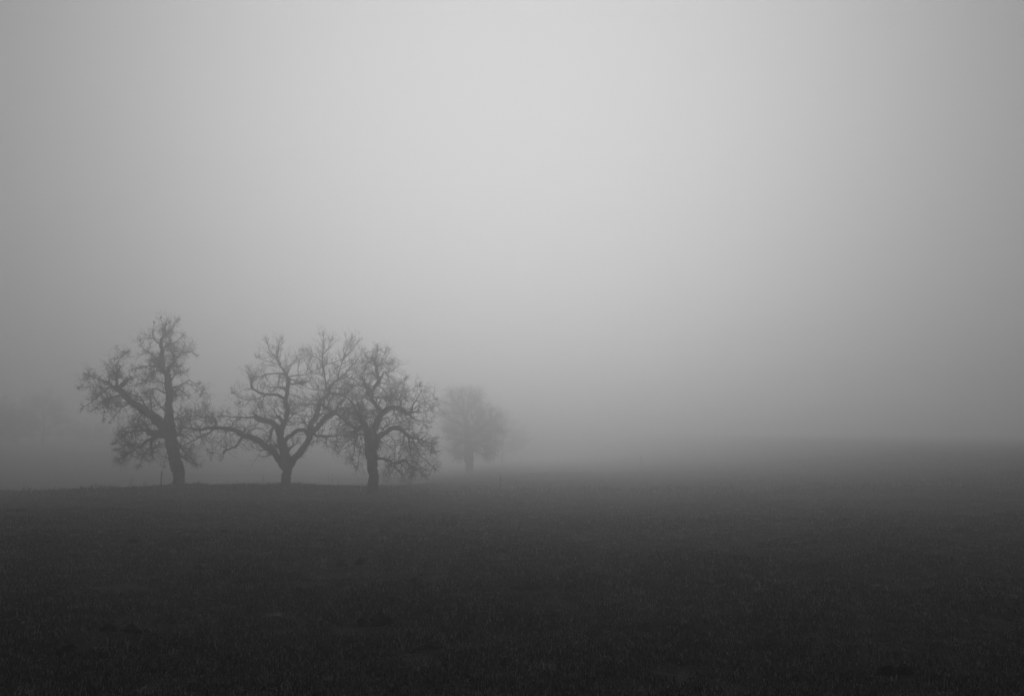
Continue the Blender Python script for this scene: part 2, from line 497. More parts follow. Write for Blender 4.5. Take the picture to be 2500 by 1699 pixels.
t1.add([(825, 1015, 70), (745, 1010, 52), (685, 1000, 42), (640, 980, 20), (560, 985, 12), (480, 1015, 8), (415, 1080, 5)], 0.2, 1.4)
t1.add([(750, 1030, 40), (690, 1050, 30), (640, 1080, 16), (560, 1130, 9), (470, 1200, 5)], -0.3, 1.4)
t1.add([(695, 1045, 18), (694, 1120, 14), (700, 1172, 10)], 0.1, 0.5)
t1.add([(690, 1110, 10), (640, 1160, 8), (608, 1240, 5)], None, 1.2)
t1.add([(640, 985, 16), (580, 950, 10), (500, 960, 6), (450, 990, 4)], None, 1.3)
t1.add([(600, 1085, 10), (520, 1090, 8), (430, 1130, 4)], None, 1.4)
t1.add([(560, 1130, 9), (500, 1170, 7), (440, 1210, 4)], None, 1.4)
t1.add([(690, 995, 20), (660, 940, 14), (615, 900, 8), (560, 900, 5)])
t1.add([(860, 1015, 40), (915, 1012, 24), (945, 1020, 10)], 0.3)
t1.add([(880, 1060, 20), (930, 1120, 11), (985, 1180, 8), (1040, 1240, 4)], -0.2, 1.5)
t1.add([(905, 1160, 12), (950, 1200, 8), (1000, 1230, 4)], 0.2, 1.3)
t1.add([(820, 1120, 10), (805, 1190, 6), (790, 1255, 4)], None, 0.5)
t1.depth_limbs(12)
t1.build()

# ------------------------------------------------------------------ wide spreading tree in the middle
ST2 = dict(density=9, len=(0.34, 1.0), spread=0.62, bias=(0, 0, 0.085), wig=0.12, n2=4, f2=(0.3, 0.7), sp2=0.42, n3=2, rmax=0.015)
t2 = Tree('spreading_pear_tree', 'wide bare tree whose short trunk forks into three spreading limbs', (872, 1395), 53.0, crop(450, 790, 3.508), ST2, 22)
t2.add([(872, 1395, 78), (875, 1300, 76), (882, 1240, 84), (886, 1195, 92)])
t2.add([(875, 1225, 80), (830, 1185, 60), (780, 1130, 52), (740, 1080, 48), (690, 1040, 46), (630, 1000, 42), (570, 970, 38), (510, 960, 42), (460, 930, 42), (410, 905, 36), (350, 895, 32), (280, 890, 30), (200, 895, 24), (120, 910, 18), (50, 895, 14), (-20, 890, 10), (-70, 905, 6)], 0.12)
t2.add([(255, 900, 22), (190, 945, 17), (110, 985, 14), (30, 1025, 11), (-60, 1065, 6)], -0.2)
t2.add([(500, 965, 26), (470, 1010, 20), (440, 1045, 18), (390, 1070, 18), (345, 1095, 18), (335, 1112, 12)], -0.3, 0.35)
t2.add([(268, 880, 26), (268, 835, 22), (262, 815, 20), (200, 797, 14), (100, 820, 8), (10, 830, 6)], 0.2)
t2.add([(520, 948, 14), (570, 915, 10), (620, 895, 8), (670, 900, 6), (700, 930, 5)], None, 0.6)
t2.add([(225, 920, 8), (185, 985, 6), (240, 1040, 5), (235, 1130, 3)], None, 0.9)
t2.add([(370, 900, 9), (350, 960, 6), (290, 1030, 5), (250, 1100, 3)], None, 0.9)
t2.add([(130, 915, 8), (150, 980, 5), (190, 1070, 3)], None, 0.8)
t2.add([(400, 890, 10), (430, 830, 8), (470, 810, 5)], None, 0.8)
t2.add([(60, 890, 8), (50, 830, 6), (60, 760, 4)])
t2.add([(200, 800, 8), (170, 760, 5), (190, 720, 3)])
t2.add([(885, 1200, 88), (856, 1110, 72), (840, 1050, 66), (825, 990, 56), (810, 940, 52), (790, 890, 52), (760, 860, 50), (720, 835, 44), (670, 825, 46), (620, 805, 42), (595, 792, 26)], -0.1, 0.8)
t2.add([(610, 800, 20), (540, 806, 14), (480, 806, 11), (400, 800, 9), (320, 790, 7), (240, 815, 5)], 0.1)
t2.add([(480, 806, 8), (440, 850, 6), (415, 875, 4)], None, 0.5)
t2.add([(770, 875, 26), (745, 920, 23), (740, 965, 20), (718, 1000, 16), (705, 1010, 10)], 0.3, 0.4)
t2.add([(735, 985, 8), (770, 1020, 6), (775, 1075, 4)], None, 0.4)
t2.add([(820, 960, 60), (833, 900, 50), (850, 840, 44), (880, 790, 40), (888, 730, 37), (880, 690, 35), (870, 650, 37), (880, 600, 32), (890, 560, 31), (900, 510, 30), (905, 470, 30), (880, 448, 22), (845, 428, 16), (800, 425, 12), (720, 430, 10), (660, 447, 8), (590, 470, 5)], 0.05)
t2.add([(865, 655, 30), (825, 620, 25), (770, 610, 21), (700, 605, 19), (640, 585, 17), (600, 565, 17), (575, 540, 17), (572, 500, 14), (590, 460, 8), (560, 400, 5)], -0.3)
t2.add([(710, 606, 12), (640, 640, 8), (570, 650, 6), (500, 640, 5), (430, 600, 3)])
t2.add([(690, 612, 10), (660, 680, 7), (610, 730, 5), (590, 760, 3)])
t2.add([(560, 650, 6), (520, 700, 5), (480, 690, 3)])
t2.add([(895, 555, 16), (850, 552, 13), (790, 545, 10), (735, 545, 6)], None, 0.6)
t2.add([(780, 547, 9), (740, 590, 6), (735, 600, 4)], None, 0.3)
t2.add([(820, 430, 9), (805, 490, 6), (795, 545, 5)], None, 0.5)
t2.add([(905, 517, 18), (960, 516, 18), (1010, 510, 22), (1050, 500, 14), (1072, 485, 6)], 0.35, 1.0)
t2.add([(910, 475, 14), (950, 490, 10), (985, 505, 8)], 0.3, 0.5)
t2.add([(908, 455, 12), (960, 440, 9), (1030, 440, 7), (1100, 410, 5), (1160, 380, 3)])
t2.add([(975, 440, 7), (975, 360, 5), (1000, 280, 3)])
t2.add([(1040, 438, 6), (1060, 370, 5), (1075, 320, 3)], None, 1.2)
t2.add([(890, 462, 18), (860, 410, 14), (830, 370, 12), (805, 320, 10), (780, 280, 8), (740, 250, 6), (712, 180, 4)], 0.1)
t2.add([(790, 290, 7), (798, 225, 5), (815, 165, 3)], None, 1.3)
t2.add([(850, 395, 8), (880, 370, 6), (935, 335, 3)], None, 0.7)
t2.add([(830, 370, 7), (770, 340, 5), (690, 320, 4), (640, 292, 3)], None, 0.7)
t2.add([(835, 855, 24), (812, 802, 26), (785, 806, 14)], 0.3, 0.8)
t2.add([(800, 800, 10), (770, 740, 6), (780, 690, 4)])
t2.add([(885, 720, 10), (930, 770, 6), (900, 820, 4)], None, 0.9)
t2.add([(880, 600, 8), (950, 620, 6), (1020, 650, 4)], None, 0.6)
t2.add([(850, 1005, 46), (900, 960, 36), (960, 922, 31), (1010, 910, 29), (1062, 915, 22)], 0.25, 0.5)
t2.add([(890, 1085, 24), (920, 1053, 20), (957, 1028, 6)], -0.3, 0.7)
t2.add([(895, 1215, 70), (940, 1150, 56), (990, 1090, 51), (1040, 1030, 49), (1070, 980, 50), (1080, 930, 50), (1082, 880, 41), (1110, 830, 37), (1130, 770, 35), (1145, 700, 33), (1160, 660, 35), (1200, 630, 31), (1240, 592, 31), (1252, 540, 22), (1290, 500, 18), (1330, 470, 16), (1370, 430, 12), (1430, 370, 10), (1480, 310, 7), (1520, 240, 3)], -0.05)
t2.add([(1325, 474, 12), (1320, 420, 10), (1340, 360, 9), (1360, 300, 8), (1390, 230, 6), (1420, 155, 3)], None, 1.3)
t2.add([(1365, 305, 7), (1420, 240, 5), (1480, 170, 3)], None, 1.3)
t2.add([(1235, 590, 18), (1212, 530, 13), (1205, 470, 12), (1195, 400, 12), (1185, 340, 10), (1190, 250, 8), (1195, 180, 5), (1192, 112, 3)], None, 1.2)
t2.add([(1188, 345, 8), (1150, 300, 6), (1090, 270, 4), (1060, 240, 3)])
t2.add([(1190, 352, 8), (1260, 340, 6), (1330, 315, 5)])
t2.add([(1192, 260, 7), (1235, 200, 5), (1250, 150, 3)], None, 1.2)
t2.add([(1205, 470, 8), (1160, 430, 6), (1090, 420, 4)])
t2.add([(1215, 530, 8), (1260, 440, 6), (1300, 380, 4)])
t2.add([(1360, 440, 9), (1430, 470, 7), (1500, 440, 6), (1540, 400, 3)])
t2.add([(1240, 595, 24), (1320, 602, 22), (1390, 585, 18), (1450, 540, 9), (1500, 500, 5)], 0.2)
t2.add([(1270, 555, 14), (1310, 555, 10), (1370, 560, 6)])
t2.add([(1082, 945, 52), (1130, 900, 45), (1180, 845, 41), (1230, 795, 44), (1285, 765, 36), (1305, 735, 20), (1325, 690, 14), (1380, 640, 7)], 0.25)
t2.add([(1265, 765, 34), (1222, 730, 31), (1180, 695, 28), (1165, 690, 14)], -0.4, 0.6)
t2.add([(1222, 715, 16), (1250, 650, 16), (1275, 618, 12)], 0.3, 0.6)
t2.add([(1190, 690, 12), (1205, 665, 10), (1185, 650, 6)], None, 0.3)
t2.add([(1105, 940, 30), (1140, 968, 24), (1200, 965, 20), (1260, 965, 14), (1330, 950, 10), (1395, 960, 5)], -0.3)
t2.add([(1300, 955, 8), (1310, 1010, 6), (1290, 1060, 4)])
t2.add([(1150, 968, 8), (1130, 1000, 5), (1110, 1015, 3)])
t2.add([(1142, 690, 12), (1080, 690, 8), (1020, 740, 6), (950, 765, 4)], None, 0.8)
t2.add([(1155, 652, 9), (1090, 660, 7), (1030, 700, 5), (960, 690, 3)], None, 0.8)
t2.add([(1230, 575, 10), (1150, 570, 8), (1080, 560, 6), (1020, 525, 4)], None, 0.9)
t2.add([(1085, 890, 12), (1040, 860, 8), (980, 840, 5), (920, 850, 3)])
t2.add([(1290, 770, 14), (1350, 810, 9), (1400, 860, 6), (1450, 905, 4)])
t2.add([(1300, 745, 14), (1380, 740, 9), (1450, 760, 5)])
t2.add([(1040, 1035, 8), (1055, 1080, 5), (1020, 1110, 3)], None, 0.4)
t2.depth_limbs(12)
t2.build()

# ------------------------------------------------------------------ tree with the drooping arch
ST3 = dict(density=13, len=(0.32, 0.88), spread=0.72, bias=(0, 0, -0.01), wig=0.15, n2=5, f2=(0.3, 0.8), sp2=0.5, n3=2, rmax=0.019)
t3 = Tree('arching_pear_tree', 'bare tree with a limb arching down to the right near the ground', (505, 1425), 47.5, crop(780, 830, 3.852), ST3, 33)
t3.add([(505, 1425, 84), (503, 1330, 82), (496, 1250, 84), (490, 1150, 98), (480, 1050, 100), (470, 980, 88), (462, 900, 86), (462, 850, 92)])
t3.add([(452, 865, 74), (420, 785, 60), (380, 730, 42), (345, 690, 30), (330, 640, 26), (290, 580, 18), (250, 540, 14), (200, 530, 9)], -0.2)
t3.add([(425, 800, 36), (350, 830, 24), (280, 790, 18), (220, 740, 14), (180, 708, 9)], 0.35)
t3.add([(365, 700, 18), (366, 640, 14), (355, 580, 9), (340, 540, 5)], 0.2)
t3.add([(330, 640, 12), (270, 650, 9), (220, 690, 6)], None)
t3.add([(300, 590, 12), (310, 520, 9), (300, 460, 5)], None)
t3.add([(250, 540, 8), (230, 480, 6), (250, 430, 4)], None)
t3.add([(440, 900, 20), (380, 885, 14), (320, 960, 9), (270, 1000, 7), (200, 1030, 4)], -0.3)
t3.add([(345, 930, 8), (300, 900, 7), (230, 980, 5), (170, 990, 3)], None)
t3.add([(360, 900, 9), (330, 1000, 7), (320, 1080, 5), (300, 1110, 3)], None)
t3.add([(440, 960, 12), (390, 1010, 8), (370, 1100, 5), (360, 1180, 3)], 0.4, 0.8)
t3.add([(495, 865, 74), (540, 800, 62), (560, 740, 56), (575, 690, 52), (555, 650, 42), (520, 600, 36), (500, 550, 32), (497, 490, 36), (460, 450, 25), (430, 410, 20), (408, 372, 15)], 0.1)
t3.add([(430, 410, 10), (390, 420, 8), (330, 430, 5)])
t3.add([(412, 378, 10), (400, 330, 7), (430, 280, 4)])
t3.add([(500, 482, 34), (540, 420, 31), (560, 370, 31), (545, 310, 29), (535, 260, 27), (520, 215, 18), (490, 190, 9), (450, 165, 5)], -0.1, 1.3)
t3.add([(562, 372, 20), (587, 348, 15), (600, 300, 7), (640, 330, 4)])
t3.add([(538, 268, 14), (562, 240, 11), (590, 222, 8), (660, 215, 4)], None, 1.4)
t3.add([(522, 225, 10), (540, 150, 7), (545, 85, 3)], None, 1.4)
t3.add([(540, 280, 9), (580, 180, 6), (610, 130, 3)], None, 1.2)
t3.add([(520, 230, 9), (460, 210, 7), (430, 200, 3)], None, 1.2)
t3.add([(540, 420, 10), (590, 450, 8), (640, 520, 5), (660, 580, 3)], None, 0.6)
t3.add([(500, 550, 10), (440, 560, 8), (400, 600, 5)])
t3.add([(545, 640, 12), (580, 570, 8), (640, 540, 5)])
t3.add([(540, 690, 12), (535, 680, 10), (520, 690, 8), (440, 680, 4)])
t3.add([(585, 700, 54), (640, 660, 50), (700, 640, 46), (760, 640, 46), (800, 670, 46), (840, 685, 38), (890, 675, 14)], -0.15)
t3.add([(762, 635, 22), (765, 580, 18), (752, 540, 14), (790, 510, 9), (860, 470, 5), (930, 425, 3)], None)
t3.add([(755, 545, 9), (720, 490, 7), (710, 420, 3)])
t3.add([(755, 540, 8), (790, 450, 6), (800, 370, 3)])
t3.add([(870, 665, 18), (876, 620, 14), (895, 585, 8), (960, 480, 3)])
t3.add([(885, 650, 10), (960, 600, 6), (1080, 555, 3)])
t3.add([(880, 670, 12), (960, 680, 7), (1040, 640, 4)])
t3.add([(845, 690, 20), (880, 740, 10), (940, 760, 6), (985, 800, 3)])
t3.add([(800, 680, 14), (820, 740, 9), (860, 800, 6), (880, 860, 3)], None, 1.2)
t3.add([(700, 655, 12), (720, 720, 8), (760, 770, 5)], None, 1.0)
t3.add([(640, 650, 12), (650, 590, 8), (690, 540, 5)], None, 1.0)
t3.add([(525, 1020, 60), (550, 950, 47), (590, 890, 43), (640, 850, 41), (710, 830, 45), (760, 840, 41), (810, 880, 31), (860, 920, 31), (920, 930, 18), (980, 950, 8), (1050, 980, 4)], -0.2)
t3.add([(590, 850, 14), (620, 815, 10), (690, 785, 8), (780, 770, 5)])
t3.add([(640, 880, 9), (690, 930, 7), (712, 990, 6), (708, 1055, 4)], None, 0.4)
t3.add([(830, 900, 20), (850, 980, 18), (850, 1060, 12), (885, 1130, 8), (960, 1200, 5)], 0.2, 1.1)
t3.add([(870, 920, 16), (910, 1000, 10), (940, 1080, 7), (1000, 1130, 5), (1070, 1195, 3)], None, 1.1)
t3.add([(920, 930, 12), (980, 1000, 8), (1040, 1040, 4)], None, 1.1)
t3.add([(810, 885, 10), (790, 960, 8), (820, 1030, 5)], None, 1.0)
t3.add([(535, 1105, 24), (600, 1120, 20), (650, 1140, 19), (700, 1170, 18), (760, 1150, 24), (810, 1140, 24), (860, 1180, 14), (920, 1230, 8), (980, 1265, 4)], 0.15, 1.15)
t3.add([(700, 1170, 12), (730, 1220, 10), (780, 1260, 6), (830, 1280, 4)], None, 1.15)
t3.add([(760, 1150, 14), (800, 1200, 10), (870, 1250, 6)], None, 1.15)
t3.add([(690, 1160, 9), (640, 1180, 7), (610, 1230, 4)], None, 0.8)
t3.add([(800, 1140, 14), (850, 1130, 8), (930, 1160, 5), (960, 1250, 3)], None, 1.0)
t3.depth_limbs(12)
t3.build()

# ------------------------------------------------------------------ dense tree farther off in the fog
ST4 = dict(density=12, bare=0.0, tip=2, len=(0.6, 1.7), spread=0.66, bias=(0, 0, 0.03), wig=0.2, n2=7, f2=(0.35, 0.8), sp2=0.6, n3=2, rmax=0.018)
t4 = Tree('foggy_pear_tree', 'dense bushy tree veiled by fog, right of the arching tree', (1405, 1268), 116.0, crop(780, 830, 3.852), ST4, 44)
t4.add([(1405, 1268, 66), (1406, 1170, 70), (1400, 1110, 86), (1395, 1000, 70), (1388, 850, 56), (1372, 720, 44)])
t4.add([(1375, 740, 40), (1330, 660, 30), (1290, 590, 20), (1240, 530, 10), (1215, 490, 5)], 0.2)
t4.add([(1380, 700, 34), (1400, 640, 26), (1445, 605, 20), (1490, 550, 12), (1510, 530, 5)], -0.2)
t4.add([(1360, 680, 24), (1350, 600, 16), (1340, 520, 9), (1350, 460, 4)], 0.1)
t4.add([(1400, 640, 18), (1400, 560, 12), (1420, 480, 5)], 0.3)
t4.add([(1300, 610, 14), (1230, 600, 9), (1160, 580, 4)])
t4.add([(1345, 690, 20), (1260, 690, 12), (1180, 680, 8), (1120, 650, 4)])
t4.add([(1385, 820, 34), (1300, 780, 20), (1220, 750, 12), (1160, 700, 5)], -0.3)
t4.add([(1390, 900, 40), (1480, 860, 30), (1560, 790, 22), (1610, 710, 14), (1615, 620, 6)], 0.2)
t4.add([(1560, 790, 16), (1640, 740, 10), (1690, 690, 5)])
t4.add([(1500, 850, 22), (1600, 850, 14), (1680, 840, 9), (1740, 880, 4)])
t4.add([(1395, 960, 36), (1480, 970, 24), (1570, 1010, 14), (1660, 1070, 5)], -0.2)
t4.add([(1400, 1010, 30), (1480, 1050, 18), (1560, 1080, 10)], 0.4)
t4.add([(1390, 980, 34), (1320, 960, 22), (1280, 1000, 12), (1260, 1080, 5)], 0.2)
t4.add([(1385, 900, 28), (1300, 880, 16), (1230, 860, 8), (1180, 850, 4)], -0.4)
t4.add([(1395, 1060, 24), (1340, 1080, 14), (1300, 1120, 6)], 0.4)
t4.add([(1580, 850, 14), (1620, 930, 9), (1690, 960, 4)])
t4.add([(1450, 860, 16), (1470, 770, 10), (1500, 700, 5)])
t4.add([(1388, 860, 24), (1460, 800, 14), (1530, 725, 8), (1550, 660, 4)], -0.4)
t4.add([(1380, 780, 20), (1445, 725, 12), (1505, 640, 5)], 0.3)
t4.add([(1392, 950, 20), (1300, 935, 12), (1215, 925, 5)], 0.3)
t4.add([(1390, 900, 20), (1330, 820, 12), (1270, 740, 5)], 0.2)
t4.add([(1500, 860, 14), (1565, 920, 9), (1650, 950, 4)], -0.3)
t4.add([(1395, 1040, 20), (1455, 1010, 12), (1540, 950, 5)], 0.3)
t4.add([(1610, 720, 9), (1660, 790, 6), (1710, 840, 3)])
t4.add([(1340, 560, 9), (1290, 510, 6), (1270, 465, 3)])
t4.add([(1440, 605, 10), (1450, 540, 6), (1480, 490, 3)])
t4.depth_limbs(20, (1.2, 2.6))
t4.build()

# ------------------------------------------------------------------ trees almost lost in the fog
def far_tree(name, label, u, Y, top_v, half_w, seed, group, trunk_w=None):
    r = np.random.default_rng(seed)
    X = (u - CU) / FPX * Y
    zb = float(ground_z(X, Y))
    vb = HORIZON - (zb - CAM_Z) / Y * FPX
    H = vb - top_v
    tw = trunk_w or 0.055 * H
    st = dict(density=15, len=(0.6, 1.5), spread=0.68, bias=(0, 0, 0.05), wig=0.25, n2=5, f2=(0.35, 0.8), sp2=0.55, n3=2, rmax=0.022)
    t = Tree(name, label, (u, vb), Y, lambda a, b: (a, b), st, seed, group)
    mid = [(u + r.normal(0, 0.015) * H, vb - f * H, tw * (1 - 0.75 * f)) for f in (0.0, 0.15, 0.3, 0.45, 0.6, 0.75)]
    t.add(mid)
    for k in range(11):
        f = 0.22 + 0.5 * k / 10
        sx = (-1 if k % 2 else 1) * r.uniform(0.6, 1.0)
        x0, y0 = np.interp(f, (0, 0.15, 0.3, 0.45, 0.6, 0.75), [m[0] for m in mid]), vb - f * H
        reach = half_w * math.sin(math.pi * min(1, 0.25 + f)) ** 0.6
        pts = [(x0, y0, tw * 0.5 * (1 - 0.6 * f))]
        for q in (0.35, 0.7, 1.0):
            pts.append((x0 + sx * reach * q, y0 - (0.10 + 0.26 * f) * H * q ** 1.4 + r.normal(0, 0.02) * H, tw * (0.4 - 0.33 * q) * (1 - 0.5 * f)))
        t.add(pts, r.uniform(-0.8, 0.8))
        for _ in range(2):
            j = int(r.integers(1, 3)); p = pts[j]
            a = r.uniform(-0.4, 1.8)
            t.add([(p[0], p[1], p[2] * 0.7), (p[0] + sx * math.cos(a) * 0.07 * H, p[1] - math.sin(a) * 0.07 * H, p[2] * 0.45),
                   (p[0] + sx * math.cos(a) * 0.13 * H, p[1] - math.sin(a) * 0.14 * H, p[2] * 0.2)])
    t.depth_limbs(10, (1.2, 2.8))
    t.build()

FG = 'trees fading away in the fog'
far_tree('misty_tree', 'rounded tree barely showing through the fog above the left field', 105, 168.0, 950, 95, 51, FG)
far_tree('misty_tree', 'dim tree cut by the left edge of the frame in the fog', -10, 150.0, 975, 110, 52, FG)
far_tree('misty_tree', 'low misty tree behind the drooping lower boughs of the tall tree', 225, 180.0, 1035, 80, 53, FG)
far_tree('misty_tree', 'dim tree between the edge tree and the rounded tree in the fog', 45, 172.0, 990, 90, 55, FG)

far_tree('misty_tree', 'faint blurred tree trailing off behind the dense foggy tree', 1225, 205.0, 1010, 70, 57, FG)

# ------------------------------------------------------------------ where dark clods stand for shaded hollows in the turf
def on_ground(u, v):
    """Walk along the sight line of a photograph pixel to the ground."""
    Y = CAM_Z * FPX / (v - HORIZON)
    for _ in range(14):
        X = (u - CU) / FPX * Y
        z = float(ground_z(X, Y)); Y = 0.5 * Y + 0.5 * (CAM_Z - z) * FPX / (v - HORIZON)
    return X, Y, z
CL = [('two-humped dark clod near the middle of the field', 1303, 1428, 0.16, 0.06), ('dark clod left of the two-humped clod', 1268, 1428, 0.10, 0.04),
      ('dark earth hump in the near right corner of the field', 2143, 1630, 0.14, 0.06), ('smaller earth hump touching the near right one', 2180, 1623, 0.11, 0.05),
      ('lone dark clod low in the centre foreground', 1236, 1606, 0.07, 0.045), ('dark clod in the near left grass', 288, 1526, 0.13, 0.05),
      ('small dark clod right of the near left clod', 343, 1528, 0.12, 0.05), ('dark clod below the near left pair', 200, 1574, 0.11, 0.05),
      ('dark clod at the left edge of the field', 12, 1519, 0.12, 0.06), ('flat dark clod far out on the left', 66, 1244, 0.30, 0.06),
      ('flat dark clod beyond the left middle field', 560, 1298, 0.22, 0.06), ('dark clod in the left middle field', 338, 1319, 0.20, 0.06),
      ('dark clod below the arching tree', 885, 1371, 0.14, 0.07), ('dark clod left of the clod below the arching tree', 838, 1376, 0.12, 0.06),
      ('dark clod in the middle field under the forked tree', 500, 1384, 0.12, 0.05), ('dark clod left of the pale flattened tuft', 1015, 1414, 0.10, 0.05),
      ('dark hollow clod at left of the centre foreground', 938, 1505, 0.20, 0.06), ('tiny clod left of the hollow clod', 893, 1514, 0.10, 0.05),
      ('long dark clod in the centre-left foreground', 1066, 1570, 0.20, 0.05), ('dark clod far out on the right field', 2190, 1290, 0.25, 0.06), ('dark clod at mid right of the field', 1975, 1322, 0.16, 0.06)]
HOLLOW_AT = [(*on_ground(c[1], c[2])[:2], c[3]) for c in CL]

# ------------------------------------------------------------------ grass (short pasture turf)
def blades_mesh(name, n, radius, hmin, hmax, wid, mat, seed, lean=0.55, flat=0.0):
    r = np.random.default_rng(seed)
    V, F, MI = [], [], []
    for _ in range(n):
        a, d = r.uniform(0, 2 * math.pi), radius * math.sqrt(r.random())
        x, y = d * math.cos(a), d * math.sin(a)
        h = r.uniform(hmin, hmax); az = r.uniform(0, 2 * math.pi)
        l = abs(r.normal(0, lean)) + flat
        dx, dy = math.cos(az), math.sin(az)
        w = wid * r.uniform(0.6, 1.3); px, py = -dy * w / 2, dx * w / 2
        up = 1 / math.sqrt(1 + l * l)
        m = (x + dx * h * 0.45 * l * up, y + dy * h * 0.45 * l * up, h * 0.55 * up)
        e = (x + dx * h * l * 1.15 * up, y + dy * h * l * 1.15 * up, h * 0.93 * up * (1 - 0.25 * min(l, 2)))
        b = len(V)
        V += [(x - px, y - py, -0.02), (x + px, y + py, -0.02), (m[0] + px * 0.8, m[1] + py * 0.8, m[2]), (m[0] - px * 0.8, m[1] - py * 0.8, m[2]), e]
        F += [(b, b + 1, b + 2, b + 3), (b + 3, b + 2, b + 4)]
        q = r.random(); MI += [0 if q < 0.54 else 1 if q < 0.84 else 2] * 2
    me = bpy.data.meshes.new(name); me.from_pydata(V, [], F); me.update()
    for m in (mat, M_GRASS_DARK, M_STRAW): me.materials.append(m)
    me.polygons.foreach_set('material_index', MI)
    return me

turf_col = bpy.data.collections.new('turf_variants')
variants = [blades_mesh('turf', 110, 0.20, 0.015, 0.042, 0.008, M_GRASS, 1, 1.4), blades_mesh('turf', 110, 0.20, 0.015, 0.038, 0.008, M_GRASS, 2, 1.9),
            blades_mesh('turf', 100, 0.20, 0.02, 0.05, 0.007, M_GRASS, 3, 1.2), blades_mesh('turf', 80, 0.13, 0.03, 0.075, 0.007, M_GRASS, 4, 0.9),
            blades_mesh('turf', 26, 0.17, 0.03, 0.10, 0.007, M_STRAW, 5, 1.2, 0.8), blades_mesh('turf', 18, 0.09, 0.04, 0.11, 0.006, M_STRAW, 6, 0.9, 0.3)]
for k, me in enumerate(variants):
    turf_col.objects.link(bpy.data.objects.new('turf_%d' % k, me))

def scatter_turf():
    r = np.random.default_rng(99)
    P, RT, SC, VA = [], [], [], []
    edges = np.geomspace(2.5, 100, 40)
    for a, b in zip(edges[:-1], edges[1:]):
        m = 0.5 * (a + b)
        dens = min(135.0, 1150.0 / m)
        hw = 0.60 * b + 2.5
        k = int(dens * (b - a) * 2 * hw)
        x, y = r.uniform(-hw, hw, k), r.uniform(a, b, k)
        n = vnoise(x / 1.3, y / 1.3, 21) * 0.6 + vnoise(x / 0.5, y / 0.5, 22) * 0.4
        keep = r.random(k) < np.clip(0.95 + 0.4 * n, 0.75, 1) * np.where(vnoise(x / 0.27, y / 0.27, 41) > 0.66, 0.3, 1.0)
        keep &= ~((x < -6) & (y > 62))
        short = np.ones(k)
        for ex, ey, ew in HOLLOW_AT:
            keep &= ((x - ex) / (0.55 * ew + 0.03)) ** 2 + ((y - ey) / (0.5 * ew + 0.03)) ** 2 > 1
            near = ((x - ex) / (0.8 * ew + 0.10)) ** 2 + ((y - ey + 0.5 * ew + 0.10) / (1.5 * ew + 0.28)) ** 2 < 1
            short[near] = 0.45
        x, y, n, short = x[keep], y[keep], n[keep], short[keep]
        k = len(x)
        P.append(np.stack([x, y, ground_z(x, y)], -1))
        RT.append(np.stack([r.normal(0, 0.08, k), r.normal(0, 0.08, k), r.uniform(0, 6.283, k)], -1))
        rank = 1 + (1.1 * r.random(k) ** 2 + 2.0 * (r.random(k) < 0.05)) * np.exp(-((y - 51) / 5) ** 2)                     # ranker growth along the crest and at the trunks
        for tr in (t1, t2, t3): rank = rank + 1.3 * np.exp(-(((x - tr.base[0]) / 0.7) ** 2 + ((y - tr.base[1]) / 0.9) ** 2))
        SC.append((0.8 + 0.5 * n + r.uniform(-0.35, 0.4, k)) * (0.8 + 0.7 * min(1, m / 60)) * rank * short)
        q = r.random(k)
        st = vnoise(x / 2.3, y / 2.3, 31)
        v = np.where(q < 0.86 - 0.04 * st, r.integers(0, 3, k), np.where(q < 0.93 - 0.04 * st, 3, np.where(r.random(k) < 0.7, 4, 5)))
        VA.append(v)
    P, RT, SC, VA = np.vstack(P), np.vstack(RT), np.concatenate(SC), np.concatenate(VA)
    me = bpy.data.meshes.new('grass'); me.vertices.add(len(P)); me.vertices.foreach_set('co', P.astype(np.float32).ravel())
    me.attributes.new('rot', 'FLOAT_VECTOR', 'POINT').data.foreach_set('vector', RT.astype(np.float32).ravel())
    me.attributes.new('scl', 'FLOAT', 'POINT').data.foreach_set('value', SC.astype(np.float32))
    me.attributes.new('var', 'INT', 'POINT').data.foreach_set('value', VA.astype(np.int32))
    me.update()
    o = bpy.data.objects.new('grass', me); col.objects.link(o)
    tag(o, 'short uneven pasture grass covering the dark field', 'grass', kind='stuff')
    ng = bpy.data.node_groups.new('scatter_turf', 'GeometryNodeTree')
    ng.interface.new_socket('Geometry', in_out='INPUT', socket_type='NodeSocketGeometry')
    ng.interface.new_socket('Geometry', in_out='OUTPUT', socket_type='NodeSocketGeometry')
    N, L = ng.nodes, ng.links
    gi, go = N.new('NodeGroupInput'), N.new('NodeGroupOutput')
    ci = N.new('GeometryNodeCollectionInfo'); ci.inputs['Collection'].default_value = turf_col
    ci.inputs['Separate Children'].default_value = True; ci.inputs['Reset Children'].default_value = True
    ip = N.new('GeometryNodeInstanceOnPoints'); ip.inputs['Pick Instance'].default_value = True
    def attr(nm, ty):
        a = N.new('GeometryNodeInputNamedAttribute'); a.data_type = ty; a.inputs['Name'].default_value = nm
        return a.outputs['Attribute']
    L.new(gi.outputs[0], ip.inputs['Points']); L.new(ci.outputs[0], ip.inputs['Instance'])
    L.new(attr('var', 'INT'), ip.inputs['Instance Index'])
    L.new(attr('rot', 'FLOAT_VECTOR'), ip.inputs['Rotation'])
    L.new(attr('scl', 'FLOAT'), ip.inputs['Scale'])
    L.new(ip.outputs[0], go.inputs[0])
    o.modifiers.new('scatter', 'NODES').node_group = ng
    print('turf clumps', len(P))
scatter_turf()

